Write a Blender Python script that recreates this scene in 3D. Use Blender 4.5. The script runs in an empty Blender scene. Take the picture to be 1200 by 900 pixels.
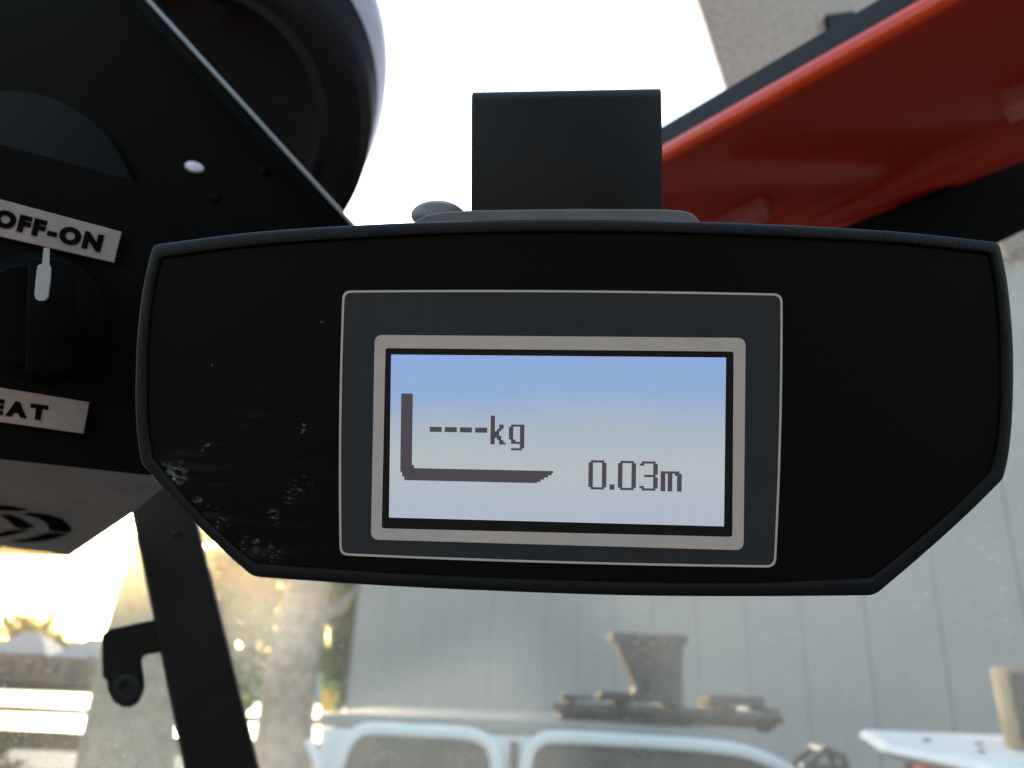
import bpy, bmesh, math, random
from mathutils import Vector, Matrix
from mathutils.geometry import tessellate_polygon
random.seed(7)
sc = bpy.context.scene
COL = sc.collection
R = math.radians

# ------------------------------------------------------------------ camera
FPX = 933.33                                   # 28 mm lens on a 36 mm sensor, 1200 px wide
EYE = Vector((0, 0, 2.4))
PITCH, ROLL = R(20.8), R(2.5)
cam_d = bpy.data.cameras.new('camera')
cam_d.lens = 28.0; cam_d.sensor_width = 36.0
cam_d.clip_start = 0.01; cam_d.clip_end = 3000
cam_d.dof.use_dof = True; cam_d.dof.focus_distance = 0.252; cam_d.dof.aperture_fstop = 11.5
cam = bpy.data.objects.new('camera', cam_d); COL.objects.link(cam)
CM = Matrix.Rotation(R(90) + PITCH, 3, 'X') @ Matrix.Rotation(ROLL, 3, 'Z')
cam.matrix_world = Matrix.Translation(EYE) @ CM.to_4x4()
sc.camera = cam
CX, CY, CF = CM @ Vector((1, 0, 0)), CM @ Vector((0, 1, 0)), CM @ Vector((0, 0, -1))

def ray(px, py):
    return CX * ((px - 600) / FPX) + CY * ((450 - py) / FPX) + CF
def P(px, py, d):                               # a point d metres in front of the lens
    return EYE + ray(px, py) * d
def hit(px, py, p0, n):                         # where that sight line meets a plane
    r = ray(px, py)
    return EYE + r * ((p0 - EYE).dot(n) / r.dot(n))

# ------------------------------------------------------------------ sky and sun
sun_dir = ray(236, 606).normalized()
SUN_EL = math.asin(sun_dir.z); SUN_AZ = math.atan2(sun_dir.x, sun_dir.y)
world = bpy.data.worlds.new('World'); sc.world = world; world.use_nodes = True
wn = world.node_tree
sky = wn.nodes.new('ShaderNodeTexSky'); sky.sky_type = 'NISHITA'; sky.sun_disc = False
sky.sun_elevation = SUN_EL; sky.sun_rotation = SUN_AZ
sky.air_density = 1.0; sky.dust_density = 2.6; sky.ozone_density = 1.0
bg = wn.nodes['Background']; bg.inputs[1].default_value = 0.15
wn.links.new(sky.outputs[0], bg.inputs[0])
sun_d = bpy.data.lights.new('sun', 'SUN'); sun_d.energy = 2.2; sun_d.angle = R(0.5); sun_d.color = (1.0, 0.95, 0.87)
sun = bpy.data.objects.new('sun', sun_d); COL.objects.link(sun)
sun.rotation_euler = (-sun_dir).to_track_quat('-Z', 'Y').to_euler()

vs = sc.view_settings
vs.view_transform = 'Standard'; vs.look = 'None'; vs.gamma = 1.0; vs.use_curve_mapping = False
vs.exposure = 2.65
EXP = 2 ** vs.exposure
sc.cycles.max_bounces = 8; sc.cycles.transparent_max_bounces = 16
sc.cycles.caustics_reflective = False; sc.cycles.caustics_refractive = False

# ------------------------------------------------------------------ materials
def mat(name, col, rough=0.5, metal=0.0, spec=0.5, noise=0.0, nscale=20.0, bump=0.0, bscale=400.0, bdist=0.0004,
        emit=None, alpha=1.0, col2=None, coat=0.0, detail=6.0, rvar=0.0):
    m = bpy.data.materials.new(name); m.use_nodes = True
    nt = m.node_tree; b = nt.nodes['Principled BSDF']
    b.inputs['Base Color'].default_value = (*col, 1); b.inputs['Roughness'].default_value = rough
    b.inputs['Metallic'].default_value = metal; b.inputs['Specular IOR Level'].default_value = spec
    b.inputs['Coat Weight'].default_value = coat; b.inputs['Coat Roughness'].default_value = 0.12
    tc = nt.nodes.new('ShaderNodeTexCoord')
    if noise or col2 or rvar:
        n = nt.nodes.new('ShaderNodeTexNoise'); n.inputs['Scale'].default_value = nscale
        n.inputs['Detail'].default_value = detail; n.inputs['Roughness'].default_value = 0.65
        nt.links.new(tc.outputs['Object'], n.inputs['Vector'])
        cr = nt.nodes.new('ShaderNodeValToRGB')
        cr.color_ramp.elements[0].position = 0.32; cr.color_ramp.elements[1].position = 0.68
        c2 = col2 if col2 else tuple(min(1, c * (1 + noise)) for c in col)
        c1 = col if col2 else tuple(c * (1 - noise) for c in col)
        cr.color_ramp.elements[0].color = (*c1, 1); cr.color_ramp.elements[1].color = (*c2, 1)
        nt.links.new(n.outputs['Fac'], cr.inputs['Fac']); nt.links.new(cr.outputs['Color'], b.inputs['Base Color'])
        if rvar:
            mr = nt.nodes.new('ShaderNodeMapRange')
            mr.inputs['To Min'].default_value = max(0.02, rough - rvar); mr.inputs['To Max'].default_value = min(1, rough + rvar)
            nt.links.new(n.outputs['Fac'], mr.inputs['Value']); nt.links.new(mr.outputs['Result'], b.inputs['Roughness'])
    if bump:
        n2 = nt.nodes.new('ShaderNodeTexNoise'); n2.inputs['Scale'].default_value = bscale; n2.inputs['Detail'].default_value = 3
        nt.links.new(tc.outputs['Object'], n2.inputs['Vector'])
        bp = nt.nodes.new('ShaderNodeBump'); bp.inputs['Strength'].default_value = bump; bp.inputs['Distance'].default_value = bdist
        nt.links.new(n2.outputs['Fac'], bp.inputs['Height']); nt.links.new(bp.outputs['Normal'], b.inputs['Normal'])
    if emit:
        b.inputs['Emission Color'].default_value = (*emit, 1); b.inputs['Emission Strength'].default_value = 1 / EXP
    return m

M = {}
M['rim'] = mat('grained_black_plastic', (0.0085, 0.0085, 0.0088), 0.5, spec=0.25, bump=0.9, bscale=1500, bdist=0.0003, rvar=0.1, nscale=300)
M['overlay'] = mat('slate_overlay_film', (0.036, 0.040, 0.043), 0.45, spec=0.25, noise=0.08, nscale=60)
M['silver'] = mat('silver_print', (0.70, 0.575, 0.50), 0.55, spec=0.2, noise=0.06, nscale=90)
M['gasket'] = mat('black_gasket', (0.008, 0.008, 0.009), 0.5, spec=0.3, bump=0.4, bscale=900, noise=0.5, nscale=150)
M['lcdink'] = mat('lcd_segment', (0.05, 0.045, 0.055), 0.6, spec=0.1, emit=(0.055, 0.045, 0.055))
M['black'] = mat('black_paint', (0.0035, 0.0033, 0.0033), 0.6, spec=0.06, noise=0.3, nscale=30, bump=0.25, bscale=700)
M['bracket'] = mat('black_powder_coat', (0.010, 0.011, 0.012), 0.5, spec=0.3, noise=0.25, nscale=40, bump=0.4, bscale=1200, bdist=0.0002, rvar=0.12)
M['greyplastic'] = mat('grey_plastic', (0.20, 0.185, 0.178), 0.5, spec=0.3, noise=0.12, nscale=80, bump=0.3, bscale=900)
M['palegrey'] = mat('pale_grey_paint', (0.22, 0.22, 0.225), 0.4, spec=0.4, noise=0.1, nscale=60)
M['label'] = mat('label_plate', (0.38, 0.30, 0.268), 0.5, spec=0.25, noise=0.16, nscale=55)
M['letter'] = mat('black_print', (0.004, 0.0035, 0.0035), 0.7, spec=0.03)
M['knob'] = mat('worn_black_knob', (0.0042, 0.0038, 0.0036), 0.7, spec=0.04, noise=0.6, nscale=60, bump=0.3, bscale=500)
M['white'] = mat('white_mark', (0.50, 0.48, 0.45), 0.5, spec=0.3, noise=0.08, nscale=120)
M['sheet'] = mat('grey_painted_sheet', (0.38, 0.36, 0.34), 0.75, spec=0.015, noise=0.10, nscale=40, bump=0.2, bscale=500)
M['emblem'] = mat('dark_brown_print', (0.018, 0.011, 0.009), 0.8, spec=0.0)
M['cover'] = mat('dark_visor_plastic', (0.0036, 0.003, 0.0027), 0.38, spec=0.06, noise=0.35, nscale=14, rvar=0.1)
M['dome'] = mat('dome_plastic', (0.009, 0.0048, 0.004), 0.45, spec=0.04, noise=0.3, nscale=12, rvar=0.08)
M['domerim'] = mat('smoky_rim_plastic', (0.27, 0.225, 0.225), 0.35, spec=0.4, noise=0.25, nscale=10)
M['disc'] = mat('charcoal_disc', (0.007, 0.0068, 0.0066), 0.5, spec=0.08, noise=0.15, nscale=30)
M['alu'] = mat('bare_metal_edge', (0.34, 0.33, 0.32), 0.4, metal=0.0, spec=0.5, noise=0.1, nscale=60)  # pale tone paints sky light onto the black bar's side face
M['red'] = mat('red_gloss_paint', (0.74, 0.056, 0.014), 0.22, spec=0.38, noise=0.10, nscale=9, rvar=0.06, coat=0.15)
M['fadedred'] = mat('faded_red_paint', (0.62, 0.20, 0.15), 0.35, spec=0.5, noise=0.15, nscale=60)  # rail red made pinker: highlights on the lugs put into the colour
M['rubber'] = mat('rubber_seal', (0.018, 0.019, 0.020), 0.6, spec=0.3, bump=0.3, bscale=600)
M['post'] = mat('grainy_grey_post', (0.36, 0.31, 0.265), 0.7, spec=0.2, col2=(0.50, 0.44, 0.385), nscale=160, bump=0.5, bscale=250, bdist=0.002)
M['pillar'] = mat('dark_pillar_paint', (0.012, 0.010, 0.009), 0.45, spec=0.3, noise=0.3, nscale=15, bump=0.2, bscale=300)
# outside
M['wallpanel'] = mat('grey_cladding', (0.25, 0.262, 0.275), 0.55, spec=0.3, noise=0.07, nscale=1.3, detail=8)
M['asphalt'] = mat('asphalt', (0.05, 0.05, 0.05), 0.95, spec=0.08, noise=0.3, nscale=1.2, bump=0.4, bscale=40, bdist=0.01)
M['concrete'] = mat('pale_concrete', (0.42, 0.40, 0.37), 0.42, spec=0.5, noise=0.15, nscale=0.6)
M['verge'] = mat('dry_verge', (0.035, 0.032, 0.02), 1.0, spec=0.0, noise=0.35, nscale=3)
M['vanwhite'] = mat('white_vehicle_paint', (0.70, 0.68, 0.67), 0.3, spec=0.5, noise=0.05, nscale=4, coat=0.3)
M['cream'] = mat('cream_roof_paint', (0.22, 0.205, 0.18), 0.4, spec=0.4, noise=0.1, nscale=5)
M['autoglass'] = mat('vehicle_glass', (0.02, 0.022, 0.02), 0.25, spec=0.3, col2=(0.10, 0.10, 0.08), nscale=5)
M['tyre'] = mat('tyre_rubber', (0.02, 0.02, 0.02), 0.8, spec=0.2)
M['steel'] = mat('steel_rim', (0.35, 0.35, 0.35), 0.4, metal=0.6)
M['orange'] = mat('orange_lens', (0.75, 0.12, 0.03), 0.3, spec=0.5, noise=0.1, nscale=20)
M['rackgrey'] = mat('weathered_rack', (0.012, 0.012, 0.013), 0.7, col2=(0.09, 0.088, 0.082), nscale=9)
M['hopper'] = mat('weathered_hopper', (0.008, 0.010, 0.012), 0.6, col2=(0.06, 0.068, 0.075), nscale=7)
M['tan'] = mat('tan_cardboard', (0.30, 0.235, 0.15), 0.8, spec=0.1, noise=0.12, nscale=9)
M['tandark'] = mat('dark_speckled_sleeve', (0.015, 0.014, 0.013), 0.85, col2=(0.09, 0.08, 0.065), nscale=24)
M['machinewhite'] = mat('machine_white', (0.72, 0.70, 0.69), 0.45, spec=0.4, noise=0.12, nscale=5)
M['machinered'] = mat('machine_red', (0.45, 0.05, 0.03), 0.4)
M['roofgrey'] = mat('grey_roof_sheet', (0.25, 0.25, 0.27), 0.5, noise=0.12, nscale=1.5)
M['housewall'] = mat('brown_brick_wall', (0.12, 0.085, 0.07), 0.9, noise=0.3, nscale=3)
M['bluewall'] = mat('blue_grey_wall', (0.30, 0.36, 0.40), 0.7, noise=0.1, nscale=1)
M['darkdoor'] = mat('dark_door', (0.05, 0.045, 0.05), 0.5)
M['yellow'] = mat('yellow_steel', (0.80, 0.38, 0.02), 0.5, noise=0.08, nscale=4)
M['bark'] = mat('grey_bark', (0.16, 0.14, 0.11), 0.95, spec=0.1, col2=(0.34, 0.30, 0.25), nscale=9, bump=0.8, bscale=14, bdist=0.03)

def leaf_mat(name, col, col2):
    m = bpy.data.materials.new(name); m.use_nodes = True; nt = m.node_tree
    nt.nodes.remove(nt.nodes['Principled BSDF']); out = nt.nodes['Material Output']
    oi = nt.nodes.new('ShaderNodeNewGeometry'); cr = nt.nodes.new('ShaderNodeValToRGB')
    cr.color_ramp.elements[0].color = (*col, 1); cr.color_ramp.elements[1].color = (*col2, 1)
    nt.links.new(oi.outputs['Random Per Island'], cr.inputs['Fac'])
    d = nt.nodes.new('ShaderNodeBsdfDiffuse'); t = nt.nodes.new('ShaderNodeBsdfTranslucent'); mx = nt.nodes.new('ShaderNodeMixShader')
    mx.inputs[0].default_value = 0.45
    for s in (d, t): nt.links.new(cr.outputs['Color'], s.inputs['Color'])
    nt.links.new(d.outputs[0], mx.inputs[1]); nt.links.new(t.outputs[0], mx.inputs[2]); nt.links.new(mx.outputs[0], out.inputs['Surface'])
    return m
M['leaf'] = leaf_mat('yellow_green_leaves', (0.055, 0.11, 0.025), (0.13, 0.20, 0.06))
M['leafdark'] = leaf_mat('hedge_leaves', (0.03, 0.035, 0.012), (0.09, 0.085, 0.035))

# dusty windscreen: mostly clear, speckled with dust that scatters the low sun forward
def glass_mat():
    m = bpy.data.materials.new('dusty_glass'); m.use_nodes = True; nt = m.node_tree; N = nt.nodes; L = nt.links
    N.remove(N['Principled BSDF']); out = N['Material Output']
    tc = N.new('ShaderNodeTexCoord')
    def noise(scale, det, rough=0.6):
        n = N.new('ShaderNodeTexNoise'); n.inputs['Scale'].default_value = scale; n.inputs['Detail'].default_value = det
        n.inputs['Roughness'].default_value = rough; L.new(tc.outputs['Object'], n.inputs['Vector']); return n
    def rng(src, a, b, c, d):
        r = N.new('ShaderNodeMapRange'); r.inputs[1].default_value = a; r.inputs[2].default_value = b
        r.inputs[3].default_value = c; r.inputs[4].default_value = d; L.new(src, r.inputs[0]); return r.outputs[0]
    def math_(op, a, b):
        q = N.new('ShaderNodeMath'); q.operation = op; q.use_clamp = True
        for i, v in enumerate((a, b)):
            if isinstance(v, float): q.inputs[i].default_value = v
            else: L.new(v, q.inputs[i])
        return q.outputs[0]
    film = rng(noise(5, 4).outputs['Fac'], 0.3, 0.75, 0.17, 0.24)
    speck = rng(noise(330, 2).outputs['Fac'], 0.62, 0.74, 0.0, 0.5)
    patch = rng(noise(16, 3).outputs['Fac'], 0.42, 0.66, 0.15, 1.0)
    fac = math_('ADD', film, math_('MULTIPLY', speck, patch))
    tr = N.new('ShaderNodeBsdfTransparent'); tr.inputs[0].default_value = (0.93, 0.96, 0.95, 1)
    tl = N.new('ShaderNodeBsdfTranslucent'); tl.inputs[0].default_value = (0.58, 0.57, 0.55, 1)
    df = N.new('ShaderNodeBsdfDiffuse'); df.inputs[0].default_value = (0.42, 0.40, 0.37, 1)
    fw = N.new('ShaderNodeBsdfRefraction'); fw.inputs['Roughness'].default_value = 0.55; fw.inputs['IOR'].default_value = 1.22
    fw.inputs[0].default_value = (0.97, 0.96, 0.93, 1)
    m1 = N.new('ShaderNodeMixShader'); m1.inputs[0].default_value = 0.5; L.new(tl.outputs[0], m1.inputs[1]); L.new(df.outputs[0], m1.inputs[2])
    m2 = N.new('ShaderNodeMixShader'); m2.inputs[0].default_value = 0.5; L.new(m1.outputs[0], m2.inputs[1]); L.new(fw.outputs[0], m2.inputs[2])
    mx = N.new('ShaderNodeMixShader'); L.new(fac, mx.inputs[0]); L.new(tr.outputs[0], mx.inputs[1]); L.new(m2.outputs[0], mx.inputs[2])
    L.new(mx.outputs[0], out.inputs['Surface'])
    return m
M['dusty'] = glass_mat()
def clear_mat():
    m = bpy.data.materials.new('clear_glass'); m.use_nodes = True; nt = m.node_tree
    nt.nodes.remove(nt.nodes['Principled BSDF']); t = nt.nodes.new('ShaderNodeBsdfTransparent'); t.inputs[0].default_value = (0.96, 0.98, 0.97, 1)
    g = nt.nodes.new('ShaderNodeBsdfGlossy'); g.inputs['Roughness'].default_value = 0.02
    mx = nt.nodes.new('ShaderNodeMixShader'); mx.inputs[0].default_value = 0.03
    nt.links.new(t.outputs[0], mx.inputs[1]); nt.links.new(g.outputs[0], mx.inputs[2])
    nt.links.new(mx.outputs[0], nt.nodes['Material Output'].inputs['Surface']); return m
M['clear'] = clear_mat()

# ------------------------------------------------------------------ mesh helpers
def mk(name, verts, faces, material, parent=None, smooth=False, local=False, bevel=0.0, seg=2):
    """One mesh object. verts are world points unless local; they are stored relative to the parent."""
    me = bpy.data.meshes.new(name)
    if parent is not None and not local:
        inv = parent['_inv'] if False else INV[parent.name]
        verts = [inv @ Vector(v) for v in verts]
    me.from_pydata([tuple(v) for v in verts], [], faces)
    bm = bmesh.new(); bm.from_mesh(me)
    bmesh.ops.remove_doubles(bm, verts=bm.verts, dist=1e-7)
    bmesh.ops.recalc_face_normals(bm, faces=bm.faces)
    if bevel: 
        ed = [e for e in bm.edges if len(e.link_faces) == 2 and e.calc_face_angle(0) > 0.5]
        bmesh.ops.bevel(bm, geom=ed, offset=bevel, segments=seg, profile=0.5, affect='EDGES', clamp_overlap=True)
    bm.to_mesh(me); bm.free()
    me.materials.append(material)
    if smooth:
        for p in me.polygons: p.use_smooth = True
        me.set_sharp_from_angle(angle=R(40))
    o = bpy.data.objects.new(name, me); COL.objects.link(o)
    if parent is not None: o.parent = parent
    return o
INV = {}; WM = {}
def thing(name, label, cat, loc=(0, 0, 0), rot=None, group=None):
    o = bpy.data.objects.new(name, None); COL.objects.link(o); o.empty_display_size = 0.02
    mw = Matrix.Translation(Vector(loc)) @ (rot.to_4x4() if rot else Matrix.Identity(4))
    o.matrix_world = mw; INV[o.name] = mw.inverted(); WM[o.name] = mw
    o['label'] = label; o['category'] = cat
    if group: o['group'] = group
    return o
def tri(poly3):
    return [tuple(t) for t in tessellate_polygon([[Vector(p) for p in poly3]])]
def prism(pts, off):
    """Closed solid from a planar polygon and an offset vector (or per-point list)."""
    n = len(pts); pts = [Vector(p) for p in pts]
    back = [p + (off[i] if isinstance(off, list) else Vector(off)) for i, p in enumerate(pts)]
    f = [tuple(range(n)), tuple(range(2 * n - 1, n - 1, -1))]
    f += [(i, (i + 1) % n, n + (i + 1) % n, n + i) for i in range(n)]
    return pts + back, f
def loft(loops, cap0=True, cap1=True, closed=True):
    n = len(loops[0]); V = [p for l in loops for p in l]; F = []
    for k in range(len(loops) - 1):
        for i in range(n if closed else n - 1):
            j = (i + 1) % n
            F.append((k * n + i, k * n + j, (k + 1) * n + j, (k + 1) * n + i))
    if cap0: F.append(tuple(range(n - 1, -1, -1)))
    if cap1: F.append(tuple(range((len(loops) - 1) * n, len(loops) * n)))
    return V, F
def circle(c, ax, ay, r, n=64):
    return [c + ax * (math.cos(2 * math.pi * i / n) * r) + ay * (math.sin(2 * math.pi * i / n) * r) for i in range(n)]
def box(x0, x1, y0, y1, z0, z1):
    v = [Vector(p) for p in ((x0, y0, z0), (x1, y0, z0), (x1, y1, z0), (x0, y1, z0), (x0, y0, z1), (x1, y0, z1), (x1, y1, z1), (x0, y1, z1))]
    return v, [(3, 2, 1, 0), (4, 5, 6, 7), (0, 1, 5, 4), (1, 2, 6, 5), (2, 3, 7, 6), (3, 0, 4, 7)]
def join(*parts):
    V, F = [], []
    for v, f in parts:
        o = len(V); V += v; F += [tuple(i + o for i in q) for q in f]
    return V, F
def tube(pts, r, n=10):
    pts = [Vector(p) for p in pts]; loops = []
    for i, p in enumerate(pts):
        t = (pts[min(i + 1, len(pts) - 1)] - pts[max(i - 1, 0)]).normalized()
        a = t.cross(Vector((0, 1, 0)) if abs(t.z) > .7 else Vector((0, 0, 1))).normalized()
        b = t.cross(a).normalized(); rr = r[i] if isinstance(r, (list, tuple)) else r
        loops.append(circle(p, a, b, rr, n))
    return loft(loops)
def smooth_chain(keys, n):
    """Catmull-Rom through 2D key points, n samples without the last point."""
    k = [Vector(p) for p in keys]; k = [2 * k[0] - k[1]] + k + [2 * k[-1] - k[-2]]; out = []
    m = len(k) - 3
    for s in range(n):
        u = s / n * m; i = min(int(u), m - 1); t = u - i; a, b, c, d = k[i:i + 4]
        out.append(0.5 * (2 * b + (c - a) * t + (2 * a - 5 * b + 4 * c - d) * t * t + (3 * b - a - 3 * c + d) * t ** 3))
    return out

# ================================================================== THE SETTING
def structure(name, vf, m):
    o = mk(name, vf[0], vf[1], m); o['kind'] = 'structure'; return o
structure('ground', ([Vector(p) for p in ((-400, -60, 0), (400, -60, 0), (400, 900, 0), (-400, 900, 0))], [(0, 1, 2, 3)]), M['asphalt'])
# pale road seen on the left, split by dry verges
structure('verge', ([Vector(p) for p in ((-200, 26, .004), (-4, 27, .004), (-4, 220, .004), (-200, 220, .004))], [(0, 1, 2, 3)]), M['verge'])
structure('road', ([Vector(p) for p in ((-160, 34.5, .008), (-4.5, 35, .008), (-4.5, 47, .008), (-160, 46, .008))], [(0, 1, 2, 3)]), M['concrete'])
structure('path', ([Vector(p) for p in ((-200, 54, .008), (-4.5, 55, .008), (-4.5, 86, .008), (-200, 85, .008))], [(0, 1, 2, 3)]), M['concrete'])

# ------------------------------------------------------------------ warehouse wall
WA = math.radians(35.0)
wdir = Vector((-math.sin(WA), math.cos(WA), 0)); wnrm = Vector((math.cos(WA), math.sin(WA), 0))   # wnrm points away from the viewer
w_p0 = P(1135, 780, 10.0); w_p0.z = 0
w_left = hit(411, 790, w_p0, wnrm); w_left.z = 0
wh = thing('warehouse', 'long grey metal-clad warehouse wall filling the view behind the display', 'building', w_left)
WL = 24.0; WH = 8.6
def wp(s, z, o=0.0): return w_left - wdir * s + Vector((0, 0, z)) + wnrm * o
v, f = prism([wp(0.02, 0, .03), wp(WL - .02, 0, .03), wp(WL - .02, WH - .1, .03), wp(0.02, WH - .1, .03)], wnrm * 9.0)
mk('building_core', v, f, M['roofgrey'], wh)
pw = 1.038; k = 0; s = 0.0
# shared panel mesh
pv, pf = None, None
u = -wdir
prof = [(0.003, .024), (0.012, 0.0), (pw * .5 - .02, 0.0), (pw * .5 - .008, .003), (pw * .5 + .008, .003), (pw * .5 + .02, 0.0), (pw - .012, 0.0), (pw - .003, .024)]
lo = [u * a + wnrm * b for a, b in prof]; hi = [p + Vector((0, 0, WH)) for p in lo]
pan = None
for k in range(int(WL / pw)):
    if pan is None:
        V, F = loft([lo, hi], False, False, False)
        pan = mk('cladding_panel', V, F, M['wallpanel'], wh, local=True); po = pan
    else:
        po = pan.copy(); COL.objects.link(po); po.parent = wh
    po.location = u * (k * pw)
    po.location += wnrm * (random.uniform(-.004, .004))
V, F = prism([wp(-.1, WH, -.06), wp(WL, WH, -.06), wp(WL, WH + .18, -.06), wp(-.1, WH + .18, -.06)], wnrm * .3)
mk('roof_trim', V, F, M['roofgrey'], wh)
V, F = prism([wp(-.06, 0, -.03), wp(.0, 0, -.03), wp(.0, WH, -.03), wp(-.06, WH, -.03)], wnrm * .2)
mk('corner_trim', V, F, M['wallpanel'], wh)

# wall lamp glimpsed at the right edge
lc = hit(1192, 292, w_p0, wnrm); lc = lc - wnrm * .25
wl = thing('wall_lamp', 'small dark floodlight with a tan side high on the grey warehouse wall', 'lamp', lc)
V, F = prism([lc + u * a + Vector((0, 0, b)) for a, b in ((-.02, -.16), (.34, -.10), (.34, .18), (-.10, .18))], wnrm * .18)
mk('lamp_housing', V, F, M['rackgrey'], wl, bevel=.01)
V, F = prism([lc + u * a + Vector((0, 0, b)) for a, b in ((-.14, -.18), (-.03, -.18), (-.11, .18), (-.22, .18))], wnrm * .18)
mk('side_plate', V, F, M['tan'], wl, bevel=.01)
V, F = prism([lc + u * .1 + wnrm * .18 + Vector((0, 0, q)) + u * p for p, q in ((0, 0), (.05, 0), (.05, .05), (0, .05))], wnrm * .08)
mk('wall_arm', V, F, M['rackgrey'], wl)

# ------------------------------------------------------------------ trees, hedges, houses on the left
def leaves(c, rx, ry, rz, n, size, m, name, parent):
    V, F = [], []
    clumps = [Vector((random.gauss(0, .42), random.gauss(0, .42), random.gauss(0, .42))) for _ in range(max(6, n // 90))]
    for i in range(n):
        q = random.choice(clumps) + Vector((random.gauss(0, .15), random.gauss(0, .15), random.gauss(0, .15)))
        if q.length > 1.05: q *= 1.0 / q.length
        p = Vector(c) + Vector((q.x * rx, q.y * ry, q.z * rz))
        a = Vector((random.gauss(0, 1), random.gauss(0, 1), random.gauss(0, 1))).normalized()
        b = a.cross(Vector((random.gauss(0, 1), random.gauss(0, 1), random.gauss(0, 1)))).normalized()
        s = size * random.uniform(.6, 1.3); o = len(V)
        V += [p - a * s, p + b * s * .5, p + a * s, p - b * s * .5]; F.append((o, o + 1, o + 2, o + 3))
    me = bpy.data.meshes.new(name); inv = INV[parent.name]
    me.from_pydata([tuple(inv @ q) for q in V], [], F); me.materials.append(m)
    o = bpy.data.objects.new(name, me); COL.objects.link(o); o.parent = parent; return o
def on_ground(px, d):
    p = P(px, 780, d); p.z = 0; return p
def tree(name, label, px, d, r, h, crown, lm, group, lean=0.0, n=1600, leaf=.1):
    b = on_ground(px, d); t = thing(name, label, 'tree', b, group=group)
    pts = [b + Vector((lean * (i / 7) ** 2 * h * .2 + math.sin(i * 1.7) * r * .12, 0, h * i / 7)) for i in range(8)]
    rad = [r * (1.25 if i == 0 else 1.0 - .09 * i) for i in range(8)]
    V, F = tube(pts, rad, 20)
    V = [q + Vector((random.gauss(0, r * .02), random.gauss(0, r * .02), 0)) for q in V]
    tr = mk('trunk', V, F, M['bark'], t, smooth=True)
    for k in range(5):
        a = k * 2.4 + 1; z0 = h * (.55 + .09 * k); q0 = pts[min(7, int(z0 / h * 7))]
        q0 = Vector((q0.x, q0.y, z0)); q1 = q0 + Vector((math.cos(a) * crown * .5, math.sin(a) * crown * .5, crown * .25)); q2 = q1 + Vector((math.cos(a) * crown * .3, math.sin(a) * crown * .3, crown * .35))
        V, F = tube([q0, q1, q2], [r * .35, r * .2, r * .06], 8); mk('limb', V, F, M['bark'], t, smooth=True)
    leaves(b + Vector((0, 0, h * 1.0)), crown, crown, crown * .62, n, leaf, lm, 'crown', t)
    return t
tree('roadside_tree', 'stout grey-barked tree trunk between the black pillar and the grey wall', 347, 8.2, .36, 5.2, 1.3, M['leaf'], 'roadside trees', n=2600)
tree('roadside_tree', 'pale grey tree trunk seen just left of the black pillar', 172, 6.6, .42, 6.2, 1.3, M['leaf'], 'roadside trees', lean=-.1, n=2600)
def bushy(px, d, top, w, label, m=M['leaf'], n=2600, leaf=.22):
    b = on_ground(px, d); t = thing('leafy_tree', label, 'tree', b, group='leafy trees beyond the road')
    V, F = tube([b, b + Vector((.1, 0, top * .5)), b + Vector((0, 0, top * .85))], [.16, .12, .04], 8); mk('trunk', V, F, M['bark'], t, smooth=True)
    leaves(b + Vector((0, 0, top * .56)), w, w * .8, top * .44, n, leaf, m, 'crown', t)
bushy(283, 30, 10.0, 2.0, 'yellow-green leafy tree right beside the black pillar', n=6500)
bushy(402, 34, 10.5, 1.6, 'yellow-green leafy tree at the left corner of the grey wall', n=5200)
bushy(6, 140, 13.5, 4.6, 'hazy leafy treetop above the leftmost low roof', leaf=.35)
bushy(38, 150, 13, 4, 'hazy round treetop between the two low roofs', leaf=.35)
bushy(68, 146, 9.8, 3.2, 'smallest hazy treetop, left of the second low roof', leaf=.35)
# hedge in the lower left corner
hb = on_ground(10, 13); hd = thing('hedge', 'dark brownish clipped hedge in the bottom left corner', 'hedge', hb)
leaves(hb + Vector((-.75, 0, .68)), 1.5, .7, .68, 9000, .07, M['leafdark'], 'foliage', hd)
V, F = tube([hb, hb + Vector((0, 0, .8))], [.05, .03], 6); mk('stem', V, F, M['bark'], hd)

def house(label, px, d, w, dep, eave, apex, wallm):
    b = on_ground(px, d); t = thing('low_house', label, 'house', b, group='low houses beyond the road')
    def q(x, y, z): return b + Vector((x, y, z))
    V, F = box(-w / 2, w / 2, 0, dep, 0, eave); mk('wall', [b + p for p in V], F, wallm, t)
    e = .35
    V = [q(-w / 2 - e, -e, eave + .002), q(w / 2 + e, -e, eave + .002), q(w / 2 + e, dep + e, eave + .002), q(-w / 2 - e, dep + e, eave + .002), q(-w * .12, dep / 2, apex), q(w * .12, dep / 2, apex)]
    mk('roof', V, [(0, 1, 5, 4), (1, 2, 5), (2, 3, 4, 5), (3, 0, 4), (3, 2, 1, 0)], M['roofgrey'], t)
    V, F = box(-w * .1, w * .1, -.05, .02, 0, eave * .8); mk('door', [b + p for p in V], F, M['darkdoor'], t)
    for sx in (-.32, .32):
        x0, x1, z0, z1 = w * sx - w * .08, w * sx + w * .08, eave * .35, eave * .8
        V, F = box(x0, x1, -.05, .02, z0, z1); wv = mk('window', [b + p for p in V], F, M['autoglass'], t)
        rec = lambda e, y: [b + Vector(p) for p in ((x0 - e, y, z0 - e), (x1 + e, y, z0 - e), (x1 + e, y, z1 + e), (x0 - e, y, z1 + e))]
        V, F = loft([rec(.12, .0), rec(.12, -.08), rec(.002, -.08), rec(.002, .0)], False, False)
        fr = mk('frame', V, F, M['cream'], t); fr.parent = wv
house('leftmost low house with a grey hipped roof and brown wall', 12, 116, 9.5, 8, 4.0, 7.2, M['housewall'])
house('low house with a grey hipped roof nearest the black hinge bracket', 88, 112, 7.6, 8, 3.7, 6.6, M['housewall'])
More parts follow.
